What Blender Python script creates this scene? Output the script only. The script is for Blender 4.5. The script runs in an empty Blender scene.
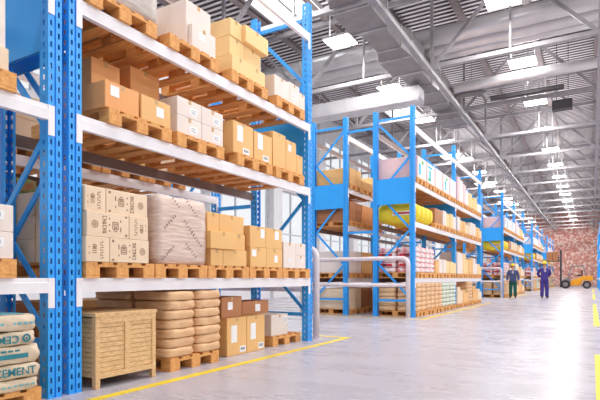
import bpy, bmesh, math, random
from mathutils import Vector, Matrix
random.seed(7)
PI = math.pi
COL = bpy.context.scene.collection
# ------------------------------------------------------------------ materials
def srgb(r, g, b):
    f = lambda c: (c/12.92 if c <= .04045 else ((c+.055)/1.055)**2.4)
    return (f(r/255), f(g/255), f(b/255), 1)
M = {}
def mat(name, col, rough=.5, metal=0., var=None, scale=6., stretch=(1, 1, 1), bump=0., bscale=40., emit=0., spec=.5, coords='Object', detail=4):
    m = bpy.data.materials.new(name); m.use_nodes = True; nt = m.node_tree; N = nt.nodes; Lk = nt.links
    b = N['Principled BSDF']; c = srgb(*col)
    b.inputs['Base Color'].default_value = c; b.inputs['Roughness'].default_value = rough
    b.inputs['Metallic'].default_value = metal; b.inputs['Specular IOR Level'].default_value = spec
    if emit:
        b.inputs['Emission Color'].default_value = c; b.inputs['Emission Strength'].default_value = emit
    tc = N.new('ShaderNodeTexCoord'); mp = N.new('ShaderNodeMapping'); mp.inputs['Scale'].default_value = stretch
    Lk.new(tc.outputs[coords], mp.inputs['Vector'])
    if var is None: var = tuple(min(255, v*.94) for v in col)
    nz = N.new('ShaderNodeTexNoise'); nz.inputs['Scale'].default_value = scale; nz.inputs['Detail'].default_value = detail
    Lk.new(mp.outputs[0], nz.inputs['Vector'])
    cr = N.new('ShaderNodeValToRGB'); cr.color_ramp.elements[0].position = .35; cr.color_ramp.elements[1].position = .65
    cr.color_ramp.elements[0].color = srgb(*var); cr.color_ramp.elements[1].color = c
    Lk.new(nz.outputs['Fac'], cr.inputs[0]); Lk.new(cr.outputs[0], b.inputs['Base Color'])
    if bump:
        n2 = N.new('ShaderNodeTexNoise'); n2.inputs['Scale'].default_value = bscale; n2.inputs['Detail'].default_value = 5
        Lk.new(mp.outputs[0], n2.inputs['Vector'])
        bp = N.new('ShaderNodeBump'); bp.inputs['Strength'].default_value = bump; bp.inputs['Distance'].default_value = .02
        Lk.new(n2.outputs['Fac'], bp.inputs['Height']); Lk.new(bp.outputs[0], b.inputs['Normal'])
    M[name] = m
    return m
mat('blue', (50, 166, 246), .35, var=(44, 158, 242), scale=3)
mat('blue_panel', (48, 168, 248), .4, var=(42, 160, 244), scale=2)
mat('white_beam', (243, 240, 242), .4, var=(236, 232, 235), scale=4)
mat('beam_inner_shade', (132, 112, 106), .5)  # shade inside the racks, put into the colour of the inner beam faces
mat('deck_recess_shade', (120, 114, 118), .6)  # darker tone paints the shade up between the deck ribs
mat('white_tag', (250, 250, 250), .5)
mat('pallet_wood', (236, 176, 104), .7, var=(214, 146, 80), scale=5, stretch=(1, 6, 6), bump=.1)
mat('pallet_red', (204, 130, 84), .7, var=(176, 104, 62), scale=5, stretch=(1, 6, 6), bump=.1)
mat('crate_wood', (236, 200, 148), .75, var=(212, 168, 114), scale=16, stretch=(3, 1.2, 6), bump=.15, bscale=14)
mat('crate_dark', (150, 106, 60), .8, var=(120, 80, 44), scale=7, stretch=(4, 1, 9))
mat('card_tan', (236, 188, 122), .6, var=(230, 180, 114), scale=2)
mat('card_yellow', (248, 210, 148), .6, var=(244, 204, 142), scale=2)
mat('card_brown', (186, 126, 82), .6, var=(176, 116, 74), scale=2)
mat('card_orange', (238, 172, 108), .6, var=(232, 162, 100), scale=2)
mat('card_white', (236, 224, 214), .6, var=(230, 216, 206), scale=3)
mat('card_wine', (236, 212, 182), .65, var=(230, 204, 172), scale=4)
mat('card_pure', (244, 240, 240), .55, var=(240, 234, 234), scale=3)
mat('card_pink', (240, 206, 204), .55, var=(236, 196, 196), scale=3)
mat('tape', (206, 164, 106), .3)
mat('ink_brown', (160, 124, 96), .6)
mat('ink_film', (130, 112, 110), .5)
mat('ink_black', (50, 46, 50), .6)
mat('ink_teal', (40, 132, 146), .6)
mat('ink_light_teal', (116, 186, 200), .6)
mat('ink_cyan', (70, 200, 224), .6)
mat('ink_green', (90, 200, 110), .6)
mat('ink_red', (206, 44, 60), .6)
mat('film', (226, 204, 192), .3, var=(206, 178, 162), scale=3, stretch=(1.5, 1.2, 12), bump=.5, bscale=3)
mat('film_grey', (208, 198, 190), .3, var=(186, 172, 162), scale=3, stretch=(1.5, 1.2, 12), bump=.5, bscale=3)
mat('sack_brown', (236, 196, 152), .5, var=(222, 176, 130), scale=5, stretch=(1, 1.4, 5), bump=.5, bscale=9)
mat('sack_cement', (226, 208, 182), .6, var=(206, 184, 154), scale=5, bump=.35, bscale=12)
mat('sack_white', (242, 232, 230), .55, var=(222, 110, 114), scale=5, stretch=(1, 1, 1.4), bump=.3, bscale=10, detail=1)
mat('sack_green', (216, 222, 208), .55, var=(84, 140, 124), scale=6, bump=.3, bscale=10, detail=1)
mat('sack_yellow', (250, 228, 50), .45, var=(240, 206, 44), scale=4, bump=.3, bscale=8)
mat('sack_redgreen', (196, 72, 72), .5, var=(120, 170, 90), scale=9, bump=.3, detail=1)
mat('truss_grey', (158, 154, 158), .45, var=(146, 142, 146), scale=3)
mat('truss_pink', (150, 138, 138), .5, var=(138, 126, 126), scale=3)
mat('duct', (206, 204, 206), .32, metal=.3, var=(164, 162, 164), scale=2.5, bump=.15, bscale=6)
mat('duct_dark', (146, 141, 142), .4, metal=.2, var=(134, 128, 130), scale=2.5, bump=.15, bscale=6)
mat('pipe', (222, 220, 222), .3, metal=.5, var=(208, 206, 208), scale=1.2)
mat('duct_white', (216, 214, 218), .4, metal=.2, var=(200, 198, 202), scale=1.5)
mat('dark_metal', (66, 62, 66), .5)
mat('lamp_body', (225, 225, 228), .4)
mat('lamp_glow', (255, 252, 250), .5, emit=9)
mat('skylight_glow', (252, 253, 255), .5, emit=1.6)
mat('tube_white', (228, 216, 218), .3)
mat('line_yellow', (244, 218, 40), .5, var=(232, 200, 50), scale=3)
mat('plaster', (236, 236, 238), .7, var=(228, 228, 230), scale=1)
mat('window_frame', (214, 218, 222), .5)
mat('orange', (248, 168, 24), .35)
mat('rubber', (48, 42, 42), .7)
mat('grey_metal', (150, 146, 146), .4, metal=.4)
mat('skin', (222, 160, 130), .5)
mat('hair', (70, 46, 32), .7)
mat('denim', (70, 84, 124), .8, var=(60, 72, 110), scale=9)
mat('coverall', (74, 60, 146), .8, var=(62, 48, 128), scale=9)
mat('green_cloth', (20, 96, 80), .8, var=(16, 82, 68), scale=9)
mat('helmet', (252, 216, 20), .3)
mat('shoe', (60, 44, 60), .6)
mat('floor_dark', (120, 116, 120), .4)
mat('eye', (30, 24, 24), .3)
mat('shirt', (190, 180, 200), .8)
mat('black_seat', (40, 38, 42), .6)

def glass():
    m = bpy.data.materials.new('window_glass'); m.use_nodes = True
    b = m.node_tree.nodes['Principled BSDF']; b.inputs['Base Color'].default_value = (.97, .98, 1, 1)
    b.inputs['Roughness'].default_value = .05; b.inputs['Transmission Weight'].default_value = 1; b.inputs['IOR'].default_value = 1.1
    M['glass'] = m
glass()
def floor_mat():
    m = bpy.data.materials.new('polished_concrete'); m.use_nodes = True; nt = m.node_tree; N = nt.nodes; Lk = nt.links
    b = N['Principled BSDF']
    tc = N.new('ShaderNodeTexCoord'); mp = N.new('ShaderNodeMapping'); Lk.new(tc.outputs['Object'], mp.inputs[0])
    mp.inputs['Scale'].default_value = (.6, 1.6, 1)
    n1 = N.new('ShaderNodeTexNoise'); n1.inputs['Scale'].default_value = 1.1; n1.inputs['Detail'].default_value = 8; n1.inputs['Roughness'].default_value = .62
    Lk.new(mp.outputs[0], n1.inputs['Vector'])
    cr = N.new('ShaderNodeValToRGB'); e = cr.color_ramp.elements
    e[0].position = .3; e[0].color = srgb(176, 171, 178); e[1].position = .7; e[1].color = srgb(190, 186, 194)
    Lk.new(n1.outputs['Fac'], cr.inputs[0])
    n2 = N.new('ShaderNodeTexNoise'); n2.inputs['Scale'].default_value = 9; n2.inputs['Detail'].default_value = 6; n2.inputs['Roughness'].default_value = .7
    Lk.new(mp.outputs[0], n2.inputs['Vector'])
    c2 = N.new('ShaderNodeValToRGB'); e = c2.color_ramp.elements
    e[0].position = .27; e[0].color = (.78, .76, .76, 1); e[1].position = .42; e[1].color = (1, 1, 1, 1)
    Lk.new(n2.outputs['Fac'], c2.inputs[0])
    mx = N.new('ShaderNodeMix'); mx.data_type = 'RGBA'; mx.blend_type = 'MULTIPLY'; mx.inputs['Factor'].default_value = .45
    Lk.new(cr.outputs[0], mx.inputs[6]); Lk.new(c2.outputs[0], mx.inputs[7]); Lk.new(mx.outputs[2], b.inputs['Base Color'])
    mr = N.new('ShaderNodeMapRange'); mr.inputs[3].default_value = .2; mr.inputs[4].default_value = .36
    Lk.new(n1.outputs['Fac'], mr.inputs[0]); Lk.new(mr.outputs[0], b.inputs['Roughness'])
    b.inputs['Specular IOR Level'].default_value = .16
    M['floor'] = m
floor_mat()
def brick_mat():
    m = bpy.data.materials.new('red_brick'); m.use_nodes = True; nt = m.node_tree; N = nt.nodes; Lk = nt.links
    b = N['Principled BSDF']; b.inputs['Roughness'].default_value = .8
    tc = N.new('ShaderNodeTexCoord'); mp = N.new('ShaderNodeMapping'); mp.inputs['Rotation'].default_value = (PI/2, 0, 0)
    Lk.new(tc.outputs['Object'], mp.inputs[0])
    br = N.new('ShaderNodeTexBrick'); br.inputs['Scale'].default_value = 1; br.inputs['Brick Width'].default_value = .4; br.inputs['Row Height'].default_value = .2
    br.inputs['Mortar Size'].default_value = .02; br.inputs['Color1'].default_value = srgb(222, 146, 130); br.inputs['Color2'].default_value = srgb(190, 98, 86)
    br.inputs['Mortar'].default_value = srgb(224, 180, 166)
    Lk.new(mp.outputs[0], br.inputs['Vector'])
    nz = N.new('ShaderNodeTexNoise'); nz.inputs['Scale'].default_value = 3.2; nz.inputs['Detail'].default_value = 4; Lk.new(tc.outputs['Object'], nz.inputs['Vector'])
    cr = N.new('ShaderNodeValToRGB'); cr.color_ramp.elements[0].position = .45; cr.color_ramp.elements[1].position = .62
    Lk.new(nz.outputs['Fac'], cr.inputs[0])
    mx = N.new('ShaderNodeMix'); mx.data_type = 'RGBA'; mx.inputs[7].default_value = srgb(246, 216, 206)
    Lk.new(cr.outputs[0], mx.inputs['Factor']); Lk.new(br.outputs['Color'], mx.inputs[6]); Lk.new(mx.outputs[2], b.inputs['Base Color'])
    M['brick'] = m
brick_mat()
# ------------------------------------------------------------------ mesh builder
class MB:
    def __init__(s): s.v = []; s.f = []; s.m = []; s.mats = []
    def mi(s, name):
        if name not in s.mats: s.mats.append(name)
        return s.mats.index(name)
    def add(s, vs, fs, mt):
        o = len(s.v); s.v += [tuple(v) for v in vs]; s.f += [tuple(i+o for i in f) for f in fs]; s.m += [s.mi(mt)]*len(fs)
    def box(s, x0, x1, y0, y1, z0, z1, mt, rot=None, piv=None):
        vs = [(x, y, z) for x in (x0, x1) for y in (y0, y1) for z in (z0, z1)]
        if rot:
            R = Matrix.Rotation(rot[0], 4, rot[1]); p = Vector(piv or ((x0+x1)/2, (y0+y1)/2, (z0+z1)/2))
            vs = [tuple(R @ (Vector(v)-p)+p) for v in vs]
        s.add(vs, [(0, 1, 3, 2), (4, 6, 7, 5), (0, 4, 5, 1), (2, 3, 7, 6), (0, 2, 6, 4), (1, 5, 7, 3)], mt)
        return s
    def bar(s, a, b, w, h, mt, up=(0, 0, 1)):          # rectangular bar from a to b
        a = Vector(a); b = Vector(b); d = (b-a).normalized(); u = Vector(up)
        if abs(d.dot(u)) > .98: u = Vector((0, 1, 0))
        sx = d.cross(u).normalized(); sz = sx.cross(d).normalized()
        vs = []
        for p in (a, b):
            for (i, j) in ((-1, -1), (1, -1), (1, 1), (-1, 1)): vs.append(p+sx*i*w/2+sz*j*h/2)
        s.add(vs, [(3, 2, 1, 0), (4, 5, 6, 7), (0, 1, 5, 4), (1, 2, 6, 5), (2, 3, 7, 6), (3, 0, 4, 7)], mt)
        return s
    def tube(s, pts, r, mt, n=12, cap=True):
        pts = [Vector(p) for p in pts]; rings = []; rr = r if isinstance(r, (list, tuple)) else [r]*len(pts)
        prev = None
        for i, p in enumerate(pts):
            d = ((pts[min(i+1, len(pts)-1)]-p).normalized() + (p-pts[max(i-1, 0)]).normalized()).normalized()
            if prev is None:
                u = d.orthogonal().normalized()
            else:
                u = (prev-d*prev.dot(d)).normalized()
            prev = u; w = d.cross(u)
            rings.append([p+(u*math.cos(2*PI*k/n)+w*math.sin(2*PI*k/n))*rr[i] for k in range(n)])
        vs = [v for g in rings for v in g]; fs = []
        for i in range(len(pts)-1):
            for k in range(n):
                fs.append((i*n+k, i*n+(k+1) % n, (i+1)*n+(k+1) % n, (i+1)*n+k))
        if cap:
            fs.append(tuple(range(n))[::-1]); fs.append(tuple((len(pts)-1)*n+k for k in range(n)))
        s.add(vs, fs, mt); return s
    def prism(s, poly, y0, y1, mt, axis='y'):           # polygon in xz extruded in y
        n = len(poly)
        if axis == 'y': vs = [(p[0], y0, p[1]) for p in poly]+[(p[0], y1, p[1]) for p in poly]
        elif axis == 'x': vs = [(y0, p[0], p[1]) for p in poly]+[(y1, p[0], p[1]) for p in poly]
        else: vs = [(p[0], p[1], y0) for p in poly]+[(p[0], p[1], y1) for p in poly]
        s.add(vs, [tuple(range(n))[::-1], tuple(range(n, 2*n))]+[(i, (i+1) % n, (i+1) % n+n, i+n) for i in range(n)], mt); return s
    def mesh(s, name, smooth=False, bevel=0):
        me = bpy.data.meshes.new(name); me.from_pydata(s.v, [], s.f)
        for mt in s.mats: me.materials.append(M[mt])
        for p, i in zip(me.polygons, s.m): p.material_index = i; p.use_smooth = smooth
        bm = bmesh.new(); bm.from_mesh(me)
        bmesh.ops.recalc_face_normals(bm, faces=bm.faces)
        if bevel: bmesh.ops.bevel(bm, geom=bm.edges[:], offset=bevel, segments=1, profile=.5, affect='EDGES')
        bm.to_mesh(me); bm.free(); me.update()
        return me
    def build(s, name, parent=None, loc=(0, 0, 0), rz=0, **k):
        return put(name, s.mesh(name, **k), parent, loc, rz)
def put(name, me, parent=None, loc=(0, 0, 0), rz=0, label=None):
    o = bpy.data.objects.new(name, me); COL.objects.link(o); o.location = loc; o.rotation_euler = (0, 0, rz)
    if parent: o.parent = parent; KIDS.setdefault(parent.name, []).append(o)
    if label: o['label'] = label
    return o
KIDS = {}
def tag(o, label, cat, group=None, kind=None):
    o['label'] = label; o['category'] = cat
    if group: o['group'] = group
    if kind: o['kind'] = kind
    return o
def empty(name, loc, rz=0):
    o = bpy.data.objects.new(name, None); COL.objects.link(o); o.location = loc; o.rotation_euler = (0, 0, rz); o.empty_display_size = .1
    return o
def kids(o): return KIDS.get(o.name, [])
def copy_tree(o, parent=None):
    c = o.copy(); COL.objects.link(c)
    if parent: c.parent = parent; KIDS.setdefault(parent.name, []).append(c)
    for k in list(kids(o)): copy_tree(k, c)
    return c
def struct(o): o['kind'] = 'structure'; return o
CACHE = {}
def cached(key, fn):
    if key not in CACHE: CACHE[key] = fn()
    return CACHE[key]
ORD = ['first', 'second', 'third', 'fourth', 'fifth', 'sixth', 'seventh', 'eighth', 'ninth', 'tenth', 'eleventh', 'twelfth', 'thirteenth', 'fourteenth', 'fifteenth', 'sixteenth', 'seventeenth', 'eighteenth']
# ------------------------------------------------------------------ setting
struct(MB().box(-16, 14, -8, 84, -.2, 0, 'floor').build('floor'))
# corrugated roof deck
DZ = 10.7
def deck():
    b = MB(); y = -8.0; P = .27
    vs = []; fs = []
    prof = []
    while y < 84:
        prof += [(y, DZ), (y+.13, DZ), (y+.14, DZ+.16), (y+.26, DZ+.16)]; y += P
    for (yy, z) in prof: vs += [(-16, yy, z), (14, yy, z)]
    for i in range(len(prof)-1): fs.append((2*i, 2*i+1, 2*i+3, 2*i+2))
    k = len(vs)
    for (yy, z) in prof: vs += [(-16, yy, z+.02), (14, yy, z+.02)]
    for i in range(len(prof)-1): fs.append((k+2*i, k+2*i+2, k+2*i+3, k+2*i+1))
    me = bpy.data.meshes.new('ceiling'); me.from_pydata(vs, [], fs); me.materials.append(M['duct_deck']); me.materials.append(M['deck_recess_shade'])
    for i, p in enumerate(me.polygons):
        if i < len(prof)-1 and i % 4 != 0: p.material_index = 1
    return me
mat('duct_deck', (240, 234, 236), .5, metal=0., var=(228, 222, 224), scale=.8)
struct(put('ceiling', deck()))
struct(MB().box(-16, 14, 83, 83.4, 0, 11.2, 'brick').build('wall_back'))
struct(MB().box(-16, 14, -8.4, -8, 0, 11.2, 'plaster').build('wall_front'))
b = MB()
b.box(-14.3, -14, -8, 83, 0, 1.0, 'plaster'); b.box(-14.3, -14, -8, 83, 5.6, 6.4, 'plaster'); b.box(-14.3, -14, -8, 83, 9.4, 10.7, 'plaster')
wy = -8; nwin = 0
ws = []
while wy < 82:
    b.box(-14.35, -13.8, wy, wy+.8, 0, 10.7, 'plaster'); ws.append(wy+.8); wy += 4.87
struct(b.build('wall_left'))
for i, y in enumerate(ws[2:12]):
    w = struct(empty('window_%d' % (i+1), (-14.15, y, 1.0)))
    fr = MB()
    for (z0, z1) in ((0, 4.6), (5.4, 8.4)):
        for k in range(4): fr.box(-.05, .05, k*1.33, k*1.33+.07, z0, z1, 'window_frame')
        for z in (z0, (z0+z1)/2, z1-.07): fr.box(-.045, .045, 0, 4.06, z, z+.07, 'window_frame')
    fr.build('window_frame', w)
    MB().box(-.01, .01, .0, 4.06, .03, 4.57, 'glass').box(-.01, .01, .0, 4.06, 5.43, 8.37, 'glass').build('window_pane', w)
# painted lines
def line(n, x0, x1, y0, y1): struct(MB().box(x0, x1, y0, y1, 0.0005, .003, 'line_yellow').build('trim_%d' % n))
line(1, -3.59, -3.49, -6, 7.75); line(2, -7.1, -3.59, 7.65, 7.75)
n = 3
for k in range(5):
    o = 14.72*k
    line(n, -3.59, -3.49, 11.95+o, 21.45+o); line(n+1, -7.1, -3.59, 11.95+o, 12.04+o); n += 2
for (a, c) in ((-4, 7.6), (12.1, 22.4), (26.8, 37.0), (41.2, 52)): line(n, .03, .14, a, c); n += 1
# ------------------------------------------------------------------ roof steel
TP = 4.87; T0 = 11.8
NX = [-14.0+k*2.4+.0 for k in range(0)]
def truss_parts(i, y):
    r = empty('roof_truss', (0, y, 8.0))
    tag(r, '%s grey steel roof truss from the camera, spanning under the metal deck' % ORD[i], 'truss', 'steel trusses crossing the ceiling')
    MB().box(-14, 13, -.065, .065, -.065, .065, 'truss_grey').build('bottom_chord', r)
    MB().box(-14, 13, -.07, .07, 2.36, 2.5, 'truss_grey').build('top_chord', r)
    bot = [-9.45, -4.6, .22, 5.05, 9.9]; 
    k = 0
    X = -14.0
    for j, xb in enumerate(bot):
        MB().bar((xb, 0, .065), (xb, 0, 2.36), .09, .09, 'truss_grey').build('vertical_web', r)
        for sgn in (-1, 1):
            MB().bar((xb+sgn*.1, 0, .06), (xb+sgn*2.3, 0, 2.37), .1, .1, 'truss_grey', up=(0, 1, 0)).build('diagonal_web', r)
        MB().bar((xb+2.42, 0, .065), (xb+2.42, 0, 2.36), .06, .06, 'truss_grey').build('vertical_web', r)
    MB().box(-4.86, -4.34, -.09, .09, -.12, -.066, 'truss_grey').build('gusset_plate', r)
    return r
tr = None
for i in range(16):
    y = 6.93+TP*i
    if y > 82.5: break
    if tr is None:
        tr = truss_parts(i, y)
    else:
        c = copy_tree(tr); c.location.y = y; c['label'] = '%s grey steel roof truss from the camera, spanning under the metal deck' % ORD[i]
# longitudinal members
names = {-4.6: 'above the left racks and aisle edge', -9.45: 'far behind the left racks', .22: 'over the right yellow line'}
for x in (-4.6, .22):
    tag(MB().box(x-.07, x+.07, 3, 82.9, 7.73, 7.87, 'truss_grey').build('tie_beam'), 'long grey steel tie beam under the trusses, running %s' % names[x], 'beam', 'long tie beams')
for k in range(12):
    x = -13.1+2.17*k+.27
    tag(MB().box(x-.11, x+.11, 3, 82.9, 10.51, 10.53, 'truss_pink').box(x-.015, x+.015, 3, 82.9, 10.53, 10.67, 'truss_pink').box(x-.11, x+.11, 3, 82.9, 10.67, 10.69, 'truss_pink').build('roof_purlin'),
        'brownish steel purlin under the roof deck, %s from the left wall' % ORD[k], 'purlin', 'purlins under the roof deck')
# lamps
def lamp(x, y, lab):
    r = empty('ceiling_lamp', (x, y, 9.0)); tag(r, lab, 'lamp', 'bright square lamps hung from the roof')
    MB().box(-.47, .47, -.42, .42, 0, .07, 'lamp_body').build('housing', r)
    MB().box(-.45, .45, -.40, .40, -.02, -.001, 'lamp_glow').build('diffuser', r)
    for s in (-1, 1):
        MB().bar((s*.4, 0, .07), (s*.4, 0, 1.5), .025, .025, 'lamp_body').build('hanging_rod', r)
    return r
def lights(x, y):
    for (nm, e, dz, rx) in (('lamp_light', LW, 8.95, 0), ('lamp_uplight', LU, 9.10, PI)):
        li = bpy.data.lights.new(nm, 'AREA'); li.shape = 'RECTANGLE'; li.size = .9; li.size_y = .8; li.energy = e; li.color = (1, .98, .97)
        lo = bpy.data.objects.new(nm, li); COL.objects.link(lo); lo.location = (x, y, dz); lo.rotation_euler = (rx, 0, 0)
LW = 140; LU = 30
LR = None
for row, (x, nm) in enumerate(((-2.23, 'right row over the aisle'), (-7.37, 'left row behind the racks'))):
    for i in range(14):
        y = 15.45+TP*i
        lab = 'glowing square ceiling lamp, %s from the camera, %s' % (ORD[i], nm)
        if LR is None: LR = lamp(x, y, lab)
        else:
            c = copy_tree(LR); c.location = (x, y, 9.0); c['label'] = lab
        lights(x, y)
# unseen lamp rows added right of the aisle to light the shelf fronts
for row, (x, nm) in enumerate(((5.2, 'second row right of the aisle'), (10.2, 'third row right of the aisle'))):
    for i in range(0, 14, 1):
        y = .84+TP*i
        c = copy_tree(LR); c.location = (x, y, 9.0); c['label'] = 'unseen added ceiling lamp, %s of the %s' % (ORD[i], nm)
        lights(x, y)
for row, x in enumerate((-2.23, -7.37)):
    for i in range(3):
        y = 15.45-TP*(i+1)
        c = copy_tree(LR); c.location = (x, y, 9.0); c['label'] = 'glowing square ceiling lamp above the nearest rack, %s one forward, %s row' % (ORD[i], ('right', 'left')[row])
        lights(x, y)
# skylights set in the deck
sk = None
for i, y in enumerate((15.0, 28.4, 41.2, 54.5, 68)):
    lab = 'bright rectangular skylight in the roof deck, %s from the camera' % ORD[i]
    r = empty('roof_skylight', (-9.4, y, DZ-.05)); tag(r, lab, 'skylight', 'skylights in the roof')
    MB().box(-1.0, 1.0, -1.5, 1.5, .0, .03, 'skylight_glow').build('skylight_pane', r)
    f = MB(); f.box(-1.1, 1.1, -1.6, -1.5, -.05, .04, 'truss_grey').box(-1.1, 1.1, 1.5, 1.6, -.05, .04, 'truss_grey').box(-1.1, -1.0, -1.5, 1.5, -.05, .04, 'truss_grey').box(1.0, 1.1, -1.5, 1.5, -.05, .04, 'truss_grey').box(-.03, .03, -1.5, 1.5, -.04, -.001, 'truss_grey')
    f.build('skylight_frame', r)
# pipes across the roof
def pipe(y, z, r, x0, x1, lab, mt='pipe', nrib=0):
    o = empty('ventilation_pipe', (0, y, z)); tag(o, lab, 'pipe', 'round ventilation pipes under the roof')
    MB().tube([(x0, 0, 0), (x1, 0, 0)], r, mt, 28, cap=False).build('pipe_body', o, smooth=True)
    k = x0+1
    c = MB()
    while k < x1: c.tube([(k, 0, 0), (k+.05, 0, 0)], r+.015, mt, 20); k += 1.5
    c.build('pipe_collars', o)
pipe(17.25, 9.25, .30, -13.9, 12, 'thickest silver round pipe crossing just behind the second visible truss')
pipe(17.85, 9.1, .22, -13.9, 12, 'middle silver round pipe of the three beside the thickest pipe')
pipe(18.35, 9.05, .17, -13.9, 12, 'thinnest silver round pipe of the three crossing together')
pipe(20.75, 8.66, .20, -4.8, 12, 'single silver round pipe crossing right of the long square duct')
# rectangular ducts
def duct():
    r = empty('air_duct', (-5.4, 10.6, 7.95)); tag(r, 'long square grey air duct with stepped collars running along the roof', 'duct')
    A = (-.42, .34, .12, .8); B = (-.56, .5, 0, .82)
    def sec(y0, y1, p, q, nm):
        b = MB(); vs = []
        for (yy, c) in ((y0, p), (y1, q)):
            for (x, z) in ((c[0], c[2]), (c[1], c[2]), (c[1], c[3]), (c[0], c[3])): vs.append((x, yy, z))
        b.add(vs, [(0, 1, 2, 3), (7, 6, 5, 4), (0, 4, 5, 1), (1, 5, 6, 2), (2, 6, 7, 3), (3, 7, 4, 0)], 'duct_dark'); b.build(nm, r)
    def fl(y, c):
        MB().box(c[0]-.03, c[1]+.03, y, y+.05, c[2]-.03, c[3]+.02, 'duct').build('duct_flange', r)
    y = 0
    for k in range(4):
        sec(y, y+.8, A, A, 'duct_section'); fl(y+.8, A); sec(y+.851, y+1.3, A, B, 'duct_transition'); fl(y+1.3, B)
        sec(y+1.351, y+2.6, B, B, 'duct_section'); fl(y+2.6, B); sec(y+2.651, y+3.1, B, A, 'duct_transition'); sec(y+3.1005, y+3.4495, A, A, 'duct_section'); y += 3.45
duct()
r = empty('cross_duct', (-5.5, 18.12, 7.415)); tag(r, 'white square air duct crossing behind the racks, ending at the long grey duct', 'duct')
MB().box(-8.3, .12, -.35, .35, 0, .52, 'duct_white').build('duct_body', r)
cc = MB()
for k in range(8): cc.box(-8.0+k*1.05, -7.96+k*1.05, -.365, .365, -.015, .535, 'duct_white')
cc.build('duct_seams', r)
for xx in (-7.5, -4.2, -.9):
    MB().bar((xx, .23, .5), (xx, .23, 1.46), .03, .03, 'truss_grey').build('hanger_rod', r)
tag(MB().tube([(-5.0, 21.0, 8.3), (-4.6, 21.0, 8.42), (-4.0, 21.0, 8.42), (-3.75, 21.0, 8.35), (-3.6, 21.0, 8.1)], .12, 'duct_dark', 12).bar((-4.2, 21.0, 8.5), (-4.2, 21.0, 10.5), .02, .02, 'duct_dark').build('duct_elbow', smooth=True), 'dark curved duct elbow beside the long square duct', 'duct')
tag(MB().box(-3.5, -.9, 21.05, 21.28, 8.08, 8.2, 'dark_metal').build('cable_tray'), 'dark cable tray lying along the third visible truss', 'cable tray')
r = MB().box(-1.35, -.65, 21.9, 22.3, 7.55, 7.9, 'dark_metal').build('unit_heater'); tag(r, 'dark rectangular heater box hung beside the third visible truss', 'heater')
MB().bar((-1.2, 22.1, 7.9), (-1.2, 22.1, 10.5), .02, .02, 'dark_metal').bar((-.8, 22.1, 7.9), (-.8, 22.1, 10.5), .02, .02, 'dark_metal').build('hanger', r)
# ------------------------------------------------------------------ racks
PH = 5.36; W = .0625; D = .115; TH = .003
def post_mesh():
    b = MB()
    zs = []; z = .06
    while z < PH-.05: zs.append(z); z += .09
    hh = .022
    def strip(u0, u1, uc, hw, place):          # place(u0,u1,z0,z1)
        place(u0, uc-hw, 0, PH); place(uc+hw, u1, 0, PH); last = 0
        for z in zs: place(uc-hw, uc+hw, last, z-hh); last = z+hh
        place(uc-hw, uc+hw, last, PH)
    front = lambda u0, u1, z0, z1: b.box(-TH, 0, u0, u1, z0, z1, 'blue')
    strip(-W, -.007, -.035, .009, front); strip(.007, W, .035, .009, front)
    b.box(-.014, -.011, -.007, .007, 0, PH, 'blue'); b.box(-.014, 0, -.0085, -.007, 0, PH, 'blue'); b.box(-.014, 0, .007, .0085, 0, PH, 'blue')
    for s in (-1, 1):
        y0, y1 = (-W, -W+TH) if s < 0 else (W-TH, W)
        strip(-D, -TH, -.058, .011, lambda u0, u1, z0, z1: b.box(u0, u1, y0, y1, z0, z1, 'blue'))
        l0, l1 = (-W+TH, -.035) if s < 0 else (.035, W-TH)
        b.box(-D, -D+TH, l0, l1, 0, PH, 'blue')
    return b.mesh('upright_post')
POST = post_mesh()
def base_mesh():
    return MB().box(-.115, .005, -.064, .064, 0, .006, 'blue').mesh('foot_plate')
BASE = base_mesh()
LEV = [1.0, 2.43, 3.44, 4.88]
def beam_mesh(L):
    b = MB()
    b.prism([(0, -.125), (0, -.038), (-.006, -.032), (-.006, 0), (-.05, 0), (-.05, -.125)], 0, L, 'white_beam')
    b.box(-.0515, -.0502, 0, L, -.124, -.001, 'beam_inner_shade')
    return b.mesh('shelf_beam')
def conn_mesh():
    return MB().box(0, .006, -.0, .058, -.25, 0.0, 'white_beam').mesh('beam_connector')
CONN = conn_mesh()
RD = 1.11
ZIG = [5.02, 4.12, 3.2, 2.25, 1.36, .48]
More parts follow.
